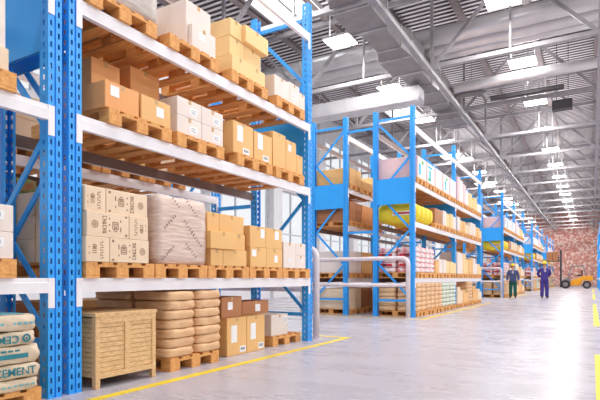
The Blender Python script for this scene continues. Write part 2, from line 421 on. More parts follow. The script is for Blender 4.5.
def rack(label, xf, ys, mirror=False, spacers=False, tags=False, levels=LEV, group='blue pallet racks'):
    r = empty('pallet_rack', (xf, ys[0], 0)); tag(r, label, 'rack', group)
    xb = -RD
    for fi, y in enumerate(ys):
        ly = y-ys[0]
        p = put('upright_post', POST, r, (0, ly, 0)); put('foot_plate', BASE, p)
        p = put('upright_post', POST, r, (xb, ly, 0), PI); put('foot_plate', BASE, p)
        def ends(z0, z1, side): return z0
        zz = ZIG
        for k in range(len(zz)-1):
            a, c = (-D-.002, xb+D+.002) if (k % 2 == (0 if mirror else 1)) else (xb+D+.002, -D-.002)
            if zz[k] > 3.57 > zz[k+1] or zz[k] > 2.9 > zz[k+1]: pass
            key = ('br', round(a, 3), k)
            def f(a=a, c=c, k=k, zz=zz): return MB().bar((a, 0, zz[k]), (c, 0, zz[k+1]), .03, .055, 'blue', up=(0, 1, 0)).mesh('diagonal_brace')
            put('diagonal_brace', cached(key, lambda: MB().bar((a*.98, .012, zz[k]), (c*.98, .012, zz[k+1]), .055, .022, 'blue', up=(0, 1, 0)).mesh('diagonal_brace')), r, (0, ly, 0))
        for z in (5.12, .42):
            put('horizontal_brace', cached(('hb',), lambda: MB().box(xb+D, -D, -.02, .02, -.028, .028, 'blue').mesh('horizontal_brace')), r, (0, ly, z))
        put('end_panel', cached(('pn',), lambda: MB().box(xb+.119, -.119, -.056, -.05, 2.9, 3.57, 'blue_panel').box(xb+.119, -.119, -.056, -.035, 2.9, 2.903, 'blue_panel').box(xb+.119, -.119, -.056, -.035, 3.567, 3.57, 'blue_panel').mesh('end_panel')), r, (0, ly, 0))
    for i in range(len(ys)-1):
        L = ys[i+1]-ys[i]-2*W-.004; y0 = ys[i]-ys[0]+W+.002
        bmh = cached(('beam', round(L, 3)), lambda: beam_mesh(L))
        for z in levels:
            for side in (0, 1):
                o = put('shelf_beam', bmh, r, (.0065 if side == 0 else xb-.0065, y0 if side == 0 else y0+L, z), 0 if side == 0 else PI)
                put('beam_connector', CONN, o, (-.0055, -.0575, 0)); put('beam_connector', CONN, o, (-.0055, L, 0))
        if tags:
            for q in (.30, .95):
                put('shelf_tag', cached(('tg',), lambda: MB().box(0, .003, 0, .14, 0, .1, 'white_tag').mesh('shelf_tag')), r, (.0072, y0+q*L-.1, .885), label='white square tag')
    if spacers:
        for y in ys:
            for z in (4.95, 2.22):
                put('row_spacer', cached(('sp',), lambda: MB().box(-(1.86-RD)+.01, -.002, -.025, .025, -.03, .03, 'blue').mesh('row_spacer')), r, (xb, y-ys[0]+.0, z))
    return r
XF = -3.88; XB2 = XF-1.86
YA = 2.617; YB = 2.808; YC = 7.02
rack('blue rack cut off by the left picture edge, holding cement bags', XF, [YA-4.215, YA])
rack('large blue rack filling the left foreground with white beams', XF, [YB, YC], spacers=True)
rack('blue rack hidden in the row behind the large foreground rack', XB2, [YB, YC], mirror=True)
BY = [12.5, 16.9, 21.3]
RN = ['second', 'third', 'fourth', 'fifth']
block = []
block.append(rack('front row blue rack, second rack along the aisle', XF, BY, spacers=True, tags=True))
block.append(rack('back row blue rack, second rack along the aisle', XB2, BY, mirror=True))
# ------------------------------------------------------------------ guards
def guard(y, lab):
    r = empty('guard_rail', (XF-.03, y, 0)); tag(r, lab, 'guard rail', 'white tube guard rails at rack ends')
    L = 3.0; h = 1.49; rad = .16; pts = [(0, 0, 0), (0, 0, h-rad)]
    for k in range(1, 7):
        a = k/6*PI/2; pts.append((-rad+rad*math.cos(a), 0, h-rad+rad*math.sin(a)))
    q = [(-L-p[0], 0, p[2]) for p in pts][::-1]
    MB().tube(pts+q, .055, 'tube_white', 14).build('hoop_tube', r, smooth=True)
    MB().tube([(-.03, 0, .82), (-L+.03, 0, .82)], .05, 'tube_white', 14).build('lower_rail', r, smooth=True)
    for x in (0, -L):
        MB().tube([(x, 0, 0.0015), (x, 0, .012)], .1, 'tube_white', 16).build('base_disc', r)
    return r
guard(YC+.26, 'pinkish white tube guard at the far end of the foreground rack')
block.append(guard(BY[0]-.45, 'pinkish white tube guard, end of second rack'))
# ------------------------------------------------------------------ goods
def pallet_full(loc, lab, group, wood='pallet_wood'):
    x, y, z = loc
    r = empty('wooden_pallet', (x, y, z)); tag(r, lab, 'pallet', group)
    b = MB()
    for k in range(5): y0 = k*.17; b.box(-1.2, 0, y0, y0+.12, .122, .144, wood)
    put('deck_boards', cached(('pd', wood), lambda: b.mesh('deck_boards')), r)
    s = MB()
    for x0 in (-1.2, -.67, -.145): s.box(x0, x0+.145, 0, .8, .1, .1215, wood)
    put('cross_boards', cached(('pc', wood), lambda: s.mesh('cross_boards')), r)
    for yy in (0, .3275, .655):
        for xx in (-1.2, -.67, -.145):
            put('block', cached(('pb', wood), lambda: MB().box(0, .145, 0, .145, 0, .0775, wood).mesh('block', bevel=.003)), r, (xx, yy, .0222))
        put('runner_board', cached(('pr', wood), lambda: MB().box(-1.2, 0, 0, .145, 0, .022, wood).mesh('runner_board')), r, (0, yy, 0))
    return r
def pal_mesh(wood, depth):
    b = MB()
    for k in range(5): b.box(-depth, 0, k*.17, k*.17+.12, .122, .144, wood)
    for x0 in (-depth, -depth/2-.07, -.145):
        b.box(x0, x0+.145, 0, .8, .1, .122, wood)
        for yy in (0, .3275, .655): b.box(x0, x0+.145, yy, yy+.145, .02, .1, wood)
    for yy in (0, .3275, .655): b.box(-depth, 0, yy, yy+.145, 0, .02, wood)
    return b.mesh('wooden_pallet')
def pallet_simple(loc, lab, group, wood='pallet_wood'):
    o = put('wooden_pallet', cached(('ps', wood), lambda: pal_mesh(wood, 1.2)), None, loc); return tag(o, lab, 'pallet', group)
def carton(xf, y0, y1, z0, z1, dx, mt, lab, group, labels=(), tape=True, seam=True):
    w = y1-y0; h = z1-z0
    key = ('car', round(w, 3), round(h, 3), round(dx, 3), mt)
    me = cached(key, lambda: MB().box(-dx, 0, 0, w, 0, h, mt).mesh('carton', bevel=.005))
    o = put('carton', me, None, (xf, y0, z0)); tag(o, lab, 'box', group)
    if tape:
        t = MB().box(-dx*.99, -.004, w/2-.022, w/2+.022, h+.0004, h+.0014, 'tape').box(.0004, .0014, w/2-.022, w/2+.022, h-.05, h-.002, 'tape')
        put('packing_tape', cached(key+('t',), lambda: t.mesh('packing_tape')), o)
    for (u, v, lw, lh, kind) in labels:
        b = MB(); b.box(.0005, .002, u, u+lw, v, v+lh, 'white_tag')
        if kind == 'bar':
            n = 9
            for k in range(n): b.box(.0021, .0026, u+lw*.12+k*lw*.76/n, u+lw*.12+k*lw*.76/n+lw*.76/n*(.35+.3*(k % 2)), v+lh*.3, v+lh*.8, 'ink_black')
        elif kind == 'txt':
            for k in range(3): b.box(.0021, .0026, u+lw*.15, u+lw*(.85-.15*(k % 2)), v+lh*(.25+k*.22), v+lh*(.31+k*.22), 'ink_black')
        b.build('paper_label', o)['label'] = 'white paper label'
    return o
G1 = 'cartons on the large foreground rack'
def place(sh, nth): return '%s load, %s' % (nth, sh)
# --- near rack, first shelf (z 1.0)
XP = -3.84
SH = {0: 'floor', 1: 'first shelf', 2: 'second shelf', 3: 'third shelf'}
NR = 'foreground rack'
def npal(lev, k, y, loads, wood='pallet_wood', z=None, xf=XP):
    zz = LEVZ[lev] if z is None else z
    return pallet_full((xf, y, zz+.0005), 'wooden pallet under %s, %s, %s' % (loads, SH[lev], NR), 'pallets on the foreground rack', wood)
LEVZ = {0: 0, 1: 1.0, 2: 2.43, 3: 3.44}
npal(1, 0, 2.885, 'brown printed wine cartons'); npal(1, 1, 3.70, 'the film wrapped block'); npal(1, 2, 4.515, 'the three row tan cartons'); npal(1, 3, 5.33, 'the two by two tan cartons'); npal(1, 4, 6.145, 'low whitish cartons')
def wine_print(o, w, h, flip):
    b = MB()
    def R(u0, u1, v0, v1, mt='ink_brown', x=.0005):
        if flip: u0, u1 = w-u1, w-u0; v0, v1 = h-v1, h-v0
        b.box(x, x+.0008, u0, u1, v0, v1, mt)
    def ring(cu, cv, r, n=14):
        if flip: cu = w-cu; cv = h-cv
        for k in range(n):
            a = 2*PI*k/n; b.box(.0005, .0013, cu+r*math.cos(a)-.005, cu+r*math.cos(a)+.005, cv+r*math.sin(a)-.005, cv+r*math.sin(a)+.005, 'ink_brown')
    if w > .4:
        ring(w*.82, h*.5, .03); ring(w*.82, h*.5, .012, 6)
        cu = w*.6                                    # vertical word: block strokes
        for k in range(6):
            v = h*.14+k*h*.125; a = h*.095
            R(cu-.022, cu+.022, v, v+.0065)
            if k % 3 == 0: R(cu-.022, cu-.014, v, v+a); R(cu+.014, cu+.022, v, v+a)
            elif k % 3 == 1: R(cu-.022, cu+.022, v+a-.0065, v+a); R(cu-.004, cu+.004, v, v+a)
            else: R(cu+.014, cu+.022, v, v+a); R(cu-.022, cu+.022, v+a*.5, v+a*.5+.006)
        cu = w*.34                                   # crest
        for k in range(5): R(cu-.03+k*.003, cu+.03-k*.003, h*.34+k*.016, h*.34+k*.016+.008)
        R(cu-.035, cu-.028, h*.36, h*.66); R(cu+.028, cu+.035, h*.36, h*.66); ring(cu, h*.66, .018, 8)
        for v in (.25, .5, .75): R(w*.47, w*.50, h*v-.012, h*v+.004)
        for v in (.3, .6, .7): R(w*.2, w*.225, h*v-.012, h*v+.01)
        R(w*.05, w*.1, h*.82, h*.92); R(w*.05, w*.1, h*.06, h*.14)
    else:
        cu = w*.66
        for k in range(7):
            v = h*.14+k*h*.105
            R(cu-.016, cu+.016, v, v+.006); R(cu-.016, cu-.009, v, v+h*.07) if k % 2 else R(cu+.009, cu+.016, v, v+h*.07)
        cu = w*.36
        for k in range(4): R(cu-.022, cu+.022, h*.34+k*.018, h*.34+k*.018+.008)
        ring(cu, h*.62, .016, 8); R(w*.12, w*.15, h*.3, h*.38); R(w*.12, w*.15, h*.55, h*.62)
    b.build('carton_print', o)['label'] = 'brown printed crest and lettering'
zb = 1.0+.1455
rows = [[(2.875, 3.125), (3.13, 3.60)], [(2.885, 3.35), (3.355, 3.59)], [(2.88, 3.10), (3.105, 3.60)]]
for ri, rw in enumerate(rows):
    for ci, (a, c) in enumerate(rw):
        o = carton(XP+.01-(.02 if ri == 2 else 0), a, c, zb+ri*.2255, zb+ri*.2255+.225, .36, 'card_wine', 'printed wine carton, %s %s of the front stack, %s, first shelf' % (('bottom', 'middle', 'top')[ri], ('left', 'right')[ci], NR), 'printed wine cartons', tape=False)
        wine_print(o, c-a, .225, (ri % 2) == 1)
for di in (1, 2):
    for ri in range(3):
        carton(XP+.01-di*.385, 2.885, 3.58, zb+ri*.2255, zb+ri*.2255+.225, .36, 'card_wine', 'printed wine carton, %s one, %s stack deep behind front stack, first shelf' % (('bottom', 'middle', 'top')[ri], ORD[di]), 'printed wine cartons', tape=False)
def wrapped(xf, y0, y1, z0, z1, dx, mt, lab, prints=True):
    w = y1-y0; h = z1-z0; nx, ny, nz = 10, 9, 14
    bm = bmesh.new(); bmesh.ops.create_cube(bm, size=1)
    bmesh.ops.subdivide_edges(bm, edges=bm.edges[:], cuts=9, use_grid_fill=True)
    rnd = random.Random(5)
    for v in bm.verts:
        x, y, z = v.co
        a = math.sin(z*23+y*7+x*5)*.006+math.sin(z*51+y*13)*.003
        k = 1-(.03 if abs(z) > .49 else 0)
        v.co = ((x*k)*dx-dx/2+a*(1 if x > 0 else -1)*.6-.006, (y*k)*w+w/2+a*(1 if y > 0 else -1)*.5*0, (z+.5)*h)
    me = bpy.data.meshes.new('wrapped_load'); bm.to_mesh(me); bm.free(); me.materials.append(M[mt])
    for p in me.polygons: p.use_smooth = True
    o = put('wrapped_load', me, None, (xf, y0, z0)); tag(o, lab, 'wrapped load', 'film wrapped loads')
    if prints:
        b = MB()
        for (u, v, s) in ((.22, .62, 1), (.68, .86, -1), (.62, .56, -1), (.18, .16, 1), (.66, .22, -1), (.78, .4, -1), (.3, .95, -1)):
            for k in range(6):
                cy = w*u+(k-2.5)*.03; cz = h*v+(k-2.5)*.027*s
                if cz > h-.02: continue
                b.box(.0015, .0025, cy-.005, cy+.003, cz-.017, cz+.017, 'ink_film', rot=(s*.7, 'X')).box(.0015, .0025, cy+.003, cy+.014, cz+.004, cz+.011, 'ink_film', rot=(s*.7, 'X'))
        b.build('film_print', o)['label'] = 'faint dark slanted lettering'
    return o
wrapped(XP, 3.74, 4.47, zb, 1.865, 1.1, 'film', 'block wrapped in crinkled whitish film with slanted print, %s, first shelf' % NR)
T3 = 'three row tan stack, first shelf'
for (nm, a, c, z0, z1, dxo) in (('bottom left', 4.56, 4.78, 0, .2, 0), ('bottom right', 4.785, 5.26, 0, .2, .0), ('middle left protruding', 4.52, 5.0, .2008, .405, .03), ('middle right', 5.005, 5.25, .2008, .405, -.02), ('top left', 4.53, 4.745, .4058, .63, -.03), ('top right', 4.75, 5.24, .4058, .63, -.03)):
    carton(XP+dxo, a, c, zb+z0, zb+z1, .5, 'card_tan', 'tan carton, %s, %s, %s' % (nm, T3, NR), G1)
T4 = 'two by two tan stack, first shelf'
for (nm, a, c, z0, z1, lb) in (('bottom left', 5.345, 5.71, 0, .26, [(.03, .14, .1, .09, '')]), ('bottom right', 5.715, 6.12, 0, .26, [(.2, .07, .08, .1, '')]), ('top left', 5.335, 5.70, .2608, .54, [(.24, .13, .09, .12, '')]), ('top right', 5.705, 6.11, .2608, .54, [(.22, .13, .1, .12, '')])):
    carton(XP, a, c, zb+z0, zb+z1, .5, 'card_tan', 'tan carton with label, %s, %s, %s' % (nm, T4, NR), G1, lb)
for (nm, a, c, z0, z1) in (('left large', 6.16, 6.50, 0, .38), ('lower right', 6.505, 6.80, 0, .19), ('upper right', 6.505, 6.80, .1908, .38)):
    carton(XP, a, c, zb+z0, zb+z1, .5, 'card_white', 'low whitish carton, %s, beside end post, first shelf, %s' % (nm, NR), G1, [(.12, .1, .07, .05, 'txt')] if z0 == 0 else [])
# --- second shelf
zb = 2.43+.1455
npal(2, 0, 3.13, 'stepped orange tan cartons'); npal(2, 1, 4.01, 'the four white cartons'); npal(2, 2, 5.07, 'tan cartons with tall labels'); npal(2, 3, 5.96, 'tall tan cartons')
carton(-3.86, 3.10, 3.50, zb, zb+.25, .42, 'card_orange', 'orange tan carton with square label, front left of stepped group, second shelf', G1, [(.06, .12, .1, .1, '')])
carton(-3.86, 3.53, 3.93, zb, zb+.25, .42, 'card_tan', 'small tan carton with square label, front right of stepped group, second shelf', G1, [(.2, .08, .1, .1, '')])
carton(-4.30, 3.29, 3.64, zb, zb+.63, .5, 'card_orange', 'orange carton behind left of the stepped group, second shelf', G1, [])
carton(-4.31, 3.79, 4.21, zb, zb+.72, .5, 'card_orange', 'tallest carton behind right of the stepped group, second shelf', G1)
for ri in (0, 1):
    for ci, (a, c) in enumerate(((4.04, 4.43), (4.435, 4.82))):
        carton(-3.87, a, c, zb+ri*.2, zb+ri*.2+.199, .41, 'card_white', 'white carton, %s %s of the four white ones, second shelf, %s' % (('lower', 'upper')[ri], ('left', 'right')[ci], NR), G1, [(.2, .04, .12, .08, 'txt')])
for ci, (a, c) in enumerate(((5.02, 5.45), (5.47, 5.90))):
    carton(-3.87, a, c, zb, zb+.40-.02*ci, .5, 'card_tan', 'tan carton with tall paper label, %s of the pair, second shelf, %s' % (('left', 'right')[ci], NR), G1, [(.08, .16, .12, .2, ''), (.2, .02, .14, .075, 'bar')])
for (nm, a, c, h, lb) in (('left tallest', 5.94, 6.28, .5, []), ('middle labelled', 6.29, 6.58, .46, [(.06, .3, .08, .1, '')]), ('right shorter', 6.59, 6.78, .3, [])):
    carton(-3.88, a, c, zb, zb+h, .5, 'card_tan', 'tall tan carton, %s, next to end post, second shelf, %s' % (nm, NR), G1, lb)
# --- third shelf
zb = 3.44+.1455
npal(3, 0, 2.92, 'the grey wrapped block'); npal(3, 1, 3.90, 'the pale pinkish cartons'); npal(3, 2, 4.95, 'piled yellow tan cartons'); npal(3, 3, 5.98, 'small pale cartons')
wrapped(XP, 2.92, 3.72, zb, zb+.72, 1.1, 'film_grey', 'grey film wrapped block at the top left, third shelf, %s' % NR, prints=False)
carton(-3.93, 4.24, 4.66, zb, zb+.545, .5, 'card_white', 'large pale carton at the back, third shelf, %s' % NR, G1)
carton(-3.87, 4.27, 4.68, zb+.0, zb+.27, .055, 'card_white', 'thin pale carton with label leaning in front, third shelf', G1, [(.12, .13, .09, .09, '')])
carton(-4.45, 3.90, 4.20, zb, zb+.36, .5, 'card_tan', 'small carton set back left of the large pale one, third shelf', G1)
Y4 = 'yellow tan pile, third shelf'
for (nm, a, c, z0, z1, xo, dx) in (('bottom front', 5.0, 5.35, 0, .21, .0, .45), ('bottom right', 5.355, 5.74, 0, .21, -.01, .45), ('middle left', 5.0, 5.30, .211, .45, -.04, .4), ('middle right', 5.305, 5.68, .211, .45, -.04, .4), ('top left', 5.0, 5.24, .451, .67, -.03, .4), ('top right protruding', 5.245, 5.76, .451, .67, .03, .45)):
    carton(-3.87+xo, a, c, zb+z0, zb+z1, dx, 'card_yellow', 'yellow tan carton, %s of the %s, %s' % (nm, Y4, NR), G1)
for (nm, a, c, h, lb) in (('left', 5.98, 6.38, .30, []), ('middle labelled', 6.385, 6.68, .33, [(.08, .1, .08, .08, 'txt')]), ('right', 6.685, 6.85, .26, [])):
    carton(-3.88, a, c, zb, zb+h, .5, 'card_white', 'small pale carton, %s of three by end post, third shelf, %s' % (nm, NR), G1, lb)
# --- floor level, near rack
def crate():
    x0, x1, y0, y1, h = -.85, 0, 0, .72, .70
    r = empty('wooden_crate', (-3.83, 2.975, 0)); tag(r, 'slatted wooden crate standing on the floor under the foreground rack', 'crate')
    b = MB()
    n = 12
    for k in range(n):
        z0 = .1+k*(h-.16)/n
        b.box(-.03, -.012, .03, y1-.03, z0, z0+(h-.16)/n-.004, 'crate_wood'); b.box(x0+.012, x0+.03, .03, y1-.03, z0, z0+(h-.16)/n-.004, 'crate_wood')
        b.box(x0+.03, -.03, .012, .03, z0, z0+(h-.16)/n-.004, 'crate_wood'); b.box(x0+.03, -.03, y1-.03, y1-.012, z0, z0+(h-.16)/n-.004, 'crate_wood')
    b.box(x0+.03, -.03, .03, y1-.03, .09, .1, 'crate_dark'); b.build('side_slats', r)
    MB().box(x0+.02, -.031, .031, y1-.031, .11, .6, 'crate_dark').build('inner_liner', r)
    for (xx, yy) in ((-.05, 0), (-.05, y1-.05), (x0, 0), (x0, y1-.05)):
        MB().box(xx, xx+.05, yy, yy+.05, 0, h-.05, 'crate_wood').build('corner_post', r, bevel=.003)
    MB().box(-.012, .0, y1/2-.03, y1/2+.03, .09, h-.05, 'crate_wood').build('middle_batten', r)
    for (a_, c_) in ((h-.11, h-.05), (.09, .14)):
        for (p_, q_) in ((.05, y1/2-.0305), (y1/2+.0305, y1-.05)): MB().box(-.012, .0, p_, q_, a_, c_, 'crate_wood').build('front_rail', r)
    MB().box(x0-.006, .006, -.006, y1+.006, h-.05, h-.018, 'crate_wood').build('lid', r)
crate()
def sack_mesh(lx, ly, lz, mt, seed=0, n=10, q=6.0):
    rnd = random.Random(seed); ph = [rnd.random()*6 for _ in range(6)]
    bm = bmesh.new(); bmesh.ops.create_cube(bm, size=2); bmesh.ops.subdivide_edges(bm, edges=bm.edges[:], cuts=n, use_grid_fill=True)
    for v in bm.verts:
        p = Vector(v.co)
        d = (abs(p.x)**q+abs(p.y)**q)**(1/q); x = p.x; y = p.y
        if d > 1e-6: s = max(abs(p.x), abs(p.y))/d; x *= s; y *= s
        e = min(1, max(abs(x), abs(y)))
        edge = (1-e**4)**.5 if e < 1 else 0
        z = p.z
        hz = (.38+.62*(1-max(abs(x), abs(y))**3.2))
        xs = x*(1-.09*abs(z)**3); ys = y*(1-.06*abs(z)**3)
        if max(abs(p.x), abs(p.y)) > .999: xs = x*(1-.05*abs(z)**2.6); ys = y*(1-.045*abs(z)**2.6); hz = .92
        else: hz = .92+.08*(1-max(abs(p.x), abs(p.y))**2)
        w = .012*math.sin(7*x+ph[0])*math.sin(5*y+ph[1])+.008*math.sin(15*y+ph[2]+4*z)
        v.co = (xs*lx/2+w*.6, ys*ly/2+w*.4, min(lz, max(0, (z*hz+1)*lz/2+w*.35)))
    me = bpy.data.meshes.new('sack'); bm.to_mesh(me); bm.free(); me.materials.append(M[mt])
    for p in me.polygons: p.use_smooth = True
    return me
def sack(kind, lx, ly, lz, mt, loc, lab, group, seed=0, rz=0, n=6):
    me = cached(('sk', kind, lx, ly, lz, mt, seed % 3, n), lambda: sack_mesh(lx, ly, lz, mt, seed, n, 14. if kind == 'cement_bag' else 6.))
    o = put(kind, me, None, loc, rz); return tag(o, lab, 'sack', group)
npal(0, 0, 3.93, 'the tall stack of brown sacks', 'pallet_wood', 0, -3.86)
for k in range(7):
    for c in range(2):
        for d in range(2):
            lab = 'brown paper sack, %s layer from bottom, %s %s, floor stack' % (ORD[k], ('left', 'right')[c], ('front', 'rear')[d])
            sack('paper_sack', .60, .435, .1012, 'sack_brown', (-3.85-.3-d*.64+random.uniform(-.01, .01), 4.12+c*.452+random.uniform(-.008, .008)+(.012 if k % 2 else 0), .147+k*.1015), lab, 'brown paper sacks on the floor pallet', seed=k*2+c, n=8)
lb = [(.08, .17, .12, .22, ''), (.26, .03, .13, .08, 'bar')]
carton(-3.98, 5.04, 5.45, 0.001, .49, .45, 'card_tan', 'upright tan carton on the floor with tall label, touching the sack stack', 'cartons on the floor under the foreground rack', lb)
carton(-3.98, 5.46, 5.88, 0.001, .49, .45, 'card_tan', 'upright tan carton on the floor with tilted barcode label, left of pallet', 'cartons on the floor under the foreground rack', lb)
carton(-4.02, 4.98, 5.40, .492, .76, .4, 'card_brown', 'brown carton lying on the left upright floor carton', 'cartons on the floor under the foreground rack', [(.12, .1, .1, .1, '')])
carton(-4.10, 5.52, 6.16, .492, .68, .33, 'card_brown', 'brown carton lying on the right upright floor carton', 'cartons on the floor under the foreground rack', [(.3, .04, .12, .1, '')])
npal(0, 0, 6.12, 'the whitish carton beside end post', 'pallet_wood', 0, -4.0)
carton(-4.04, 6.14, 6.60, .146, .46, .8, 'card_white', 'whitish carton on the floor pallet beside the end post', 'cartons on the floor under the foreground rack', [(.34, .17, .08, .11, 'txt')])
# --- left rack goods
LRk = 'left edge rack'
pallet_full((XP, 1.47, 1.0005), 'wooden pallet under whitish labelled cartons, first shelf, %s' % LRk, 'pallets on the left edge rack')
pallet_full((XP, 1.47, 2.4305), 'wooden pallet on second shelf of the %s' % LRk, 'pallets on the left edge rack')
zb = 1.1455
for ri in range(2):
    carton(XP-.01, 1.78, 2.25, zb+ri*.206, zb+ri*.206+.205, .6, 'card_white', 'whitish labelled carton, %s one at the left edge, first shelf' % ('lower', 'upper')[ri], 'cartons at the left edge', [(.22, .09, .18, .07, 'bar')])
    carton(XP-.01, 1.30, 1.77, zb+ri*.206, zb+ri*.206+.205, .6, 'card_white', 'whitish carton, %s left one outside, first shelf, %s' % (('lower', 'upper')[ri], LRk), 'cartons at the left edge')
zb = 2.5755
carton(XP-.01, 1.72, 2.215, zb, zb+.17, .6, 'card_wine', 'beige carton, bottom of the pile on second shelf at the left edge', 'cartons at the left edge')
carton(XP-.02, 1.72, 2.195, zb+.171, zb+.54, .6, 'card_white', 'pale carton, top of the pile on second shelf at the left edge', 'cartons at the left edge')
pallet_full((-3.76, 1.62, .0005), 'wooden floor pallet under the cement bags', 'pallets on the left edge rack')
def textmesh(s, size, mt, ext=.0012):
    cu = bpy.data.curves.new('t', 'FONT'); cu.body = s; cu.size = size; cu.extrude = ext; cu.align_x = 'CENTER'; cu.align_y = 'CENTER'; cu.offset = size*.012
    o = bpy.data.objects.new('t', cu); COL.objects.link(o)
    dg = bpy.context.evaluated_depsgraph_get(); me = bpy.data.meshes.new_from_object(o.evaluated_get(dg))
    bpy.data.objects.remove(o); me.materials.clear(); me.materials.append(M[mt]); return me
bags = [(.146, .09, 2.39, 'pale'), (.240, .110, 2.41, 'word'), (.352, .138, 2.40, 'stripe'), (.492, .105, 2.36, 'upside'), (.597, .125, 2.38, 'pale')]
BL = ['bottom bag', 'second from bottom, large word', 'middle bag with teal bar', 'second from top, upside down word', 'top bag']
for i, (z, h, ye, kd) in enumerate(bags):
    o = sack('cement_bag', .50, .72, h, 'sack_cement', (-3.98, ye-.36, z), 'beige teal cement bag, %s, left edge stack' % BL[i], 'cement bags at the left edge', seed=i, n=14)
    fx = .262
    if kd in ('word', 'upside'):
        t = put('printed_word', cached(('cem',), lambda: textmesh('CEMENT', .082, 'ink_teal')), o, (fx-.0035, .14 if kd == 'word' else .06, h*.5)); t.rotation_euler = (PI/2 if kd == 'word' else -PI/2, 0, PI/2 if kd == 'word' else PI/2)
        if kd == 'upside': t.rotation_euler = (PI/2, PI, PI/2)
        t['label'] = 'teal word CEMENT'
        e = MB()
        for q in range(12):
            a = 2*PI*q/12; s = -1 if kd == 'word' else 1
            cy = (.14 if kd == 'word' else .06)+s*.215
            e.box(fx-.004, fx-.002, cy+.026*math.cos(a)-.007, cy+.026*math.cos(a)+.007, h*.5+.026*math.sin(a)-.007, h*.5+.026*math.sin(a)+.007, 'ink_teal')
        e.box(fx-.004, fx-.002, cy-.008, cy+.008, h*.5-.008, h*.5+.008, 'ink_teal').build('round_mark', o)
    elif kd == 'stripe':
        e = MB().box(fx-.008, fx-.005, -.02, .25, h*.33, h*.58, 'ink_teal')
        for q in range(9): e.box(fx-.02, fx-.008, -.25+q*.05, -.215+q*.05, h*.70, h*.80, 'ink_teal')
        e.build('printed_bar', o)
    else:
        e = MB()
        for q in range(14): e.box(fx-.012, fx-.007, -.3+q*.045, -.272+q*.045, h*.42, h*.56, 'ink_light_teal')
        e.build('printed_line', o)
        MB().box(-.2, .16, -.3, .3, h+.001, h+.004, 'ink_light_teal').build('printed_patch', o)
# --- back row behind the foreground rack
BR = 'back row behind foreground rack'
for lev in (0, 1, 2):
    for k in range(5):
        if (lev, k) in ((0, 3), (0, 4), (1, 2), (1, 3), (1, 4), (2, 4)): continue
        y = 2.9+k*.815
        pallet_full((XB2+.04, y, LEVZ[lev]+.0005), 'wooden pallet, %s load, %s, %s' % (ORD[k], SH[lev], BR), 'pallets in the back row', 'pallet_wood')
        zz = LEVZ[lev]+.1455
        if lev == 1:
            for q in range(6):
                for c in range(2):
                    sack('fruit_sack', .6, .38, .17, 'sack_redgreen', (XB2-.3, y+.2+c*.39, zz+q*.171), 'red and green sack, %s layer, %s, %s load, %s' % (ORD[q], ('left', 'right')[c], ORD[k], BR), 'red and green sacks in the back row', seed=q+c)
        else:
            for q in range(2):
                for c in range(2):
                    carton(XB2+.02, y+.01+c*.39, y+.395+c*.39, zz+q*.281, zz+.28+q*.281, .8, ('card_brown', 'card_tan', 'card_wine')[(k+lev) % 3], 'carton, %s %s, %s load, %s, %s' % (('lower', 'upper')[q], ('left', 'right')[c], ORD[k], SH[lev], BR), 'cartons in the back row', tape=False)
# ------------------------------------------------------------------ second rack goods
SR = 'second rack'
cart2 = []; sack2 = []; pal2 = []
def bpal(row, bay, lev, k, y, x):
    pal2.append(pallet_simple((x, y, LEVZ[lev]+.0005), 'pallet, %s place, %s, %s bay, %s row, %s' % (ORD[k], SH[lev], ('near', 'far')[bay], row, SR), 'pallets on the second rack', 'pallet_wood'))
def bcar(row, bay, lev, k, nm, *a, **kw):
    xf, y0, y1, z0, z1, dx, mt = a
    desc = {'card_tan': 'tan', 'card_yellow': 'yellowish', 'card_brown': 'brown', 'card_orange': 'orange', 'card_white': 'whitish', 'card_wine': 'beige', 'card_pure': 'white', 'card_pink': 'pinkish'}[mt]
    o = carton(xf, y0, y1, z0, z1, dx, mt, '%s carton, %s, %s place, %s, %s bay, %s, %s' % (desc, nm, ORD[k], SH[lev], ('near', 'far')[bay], row, SR), 'cartons on the second rack', tape=False, **kw)
    cart2.append(o); return o
RF = 'front row'
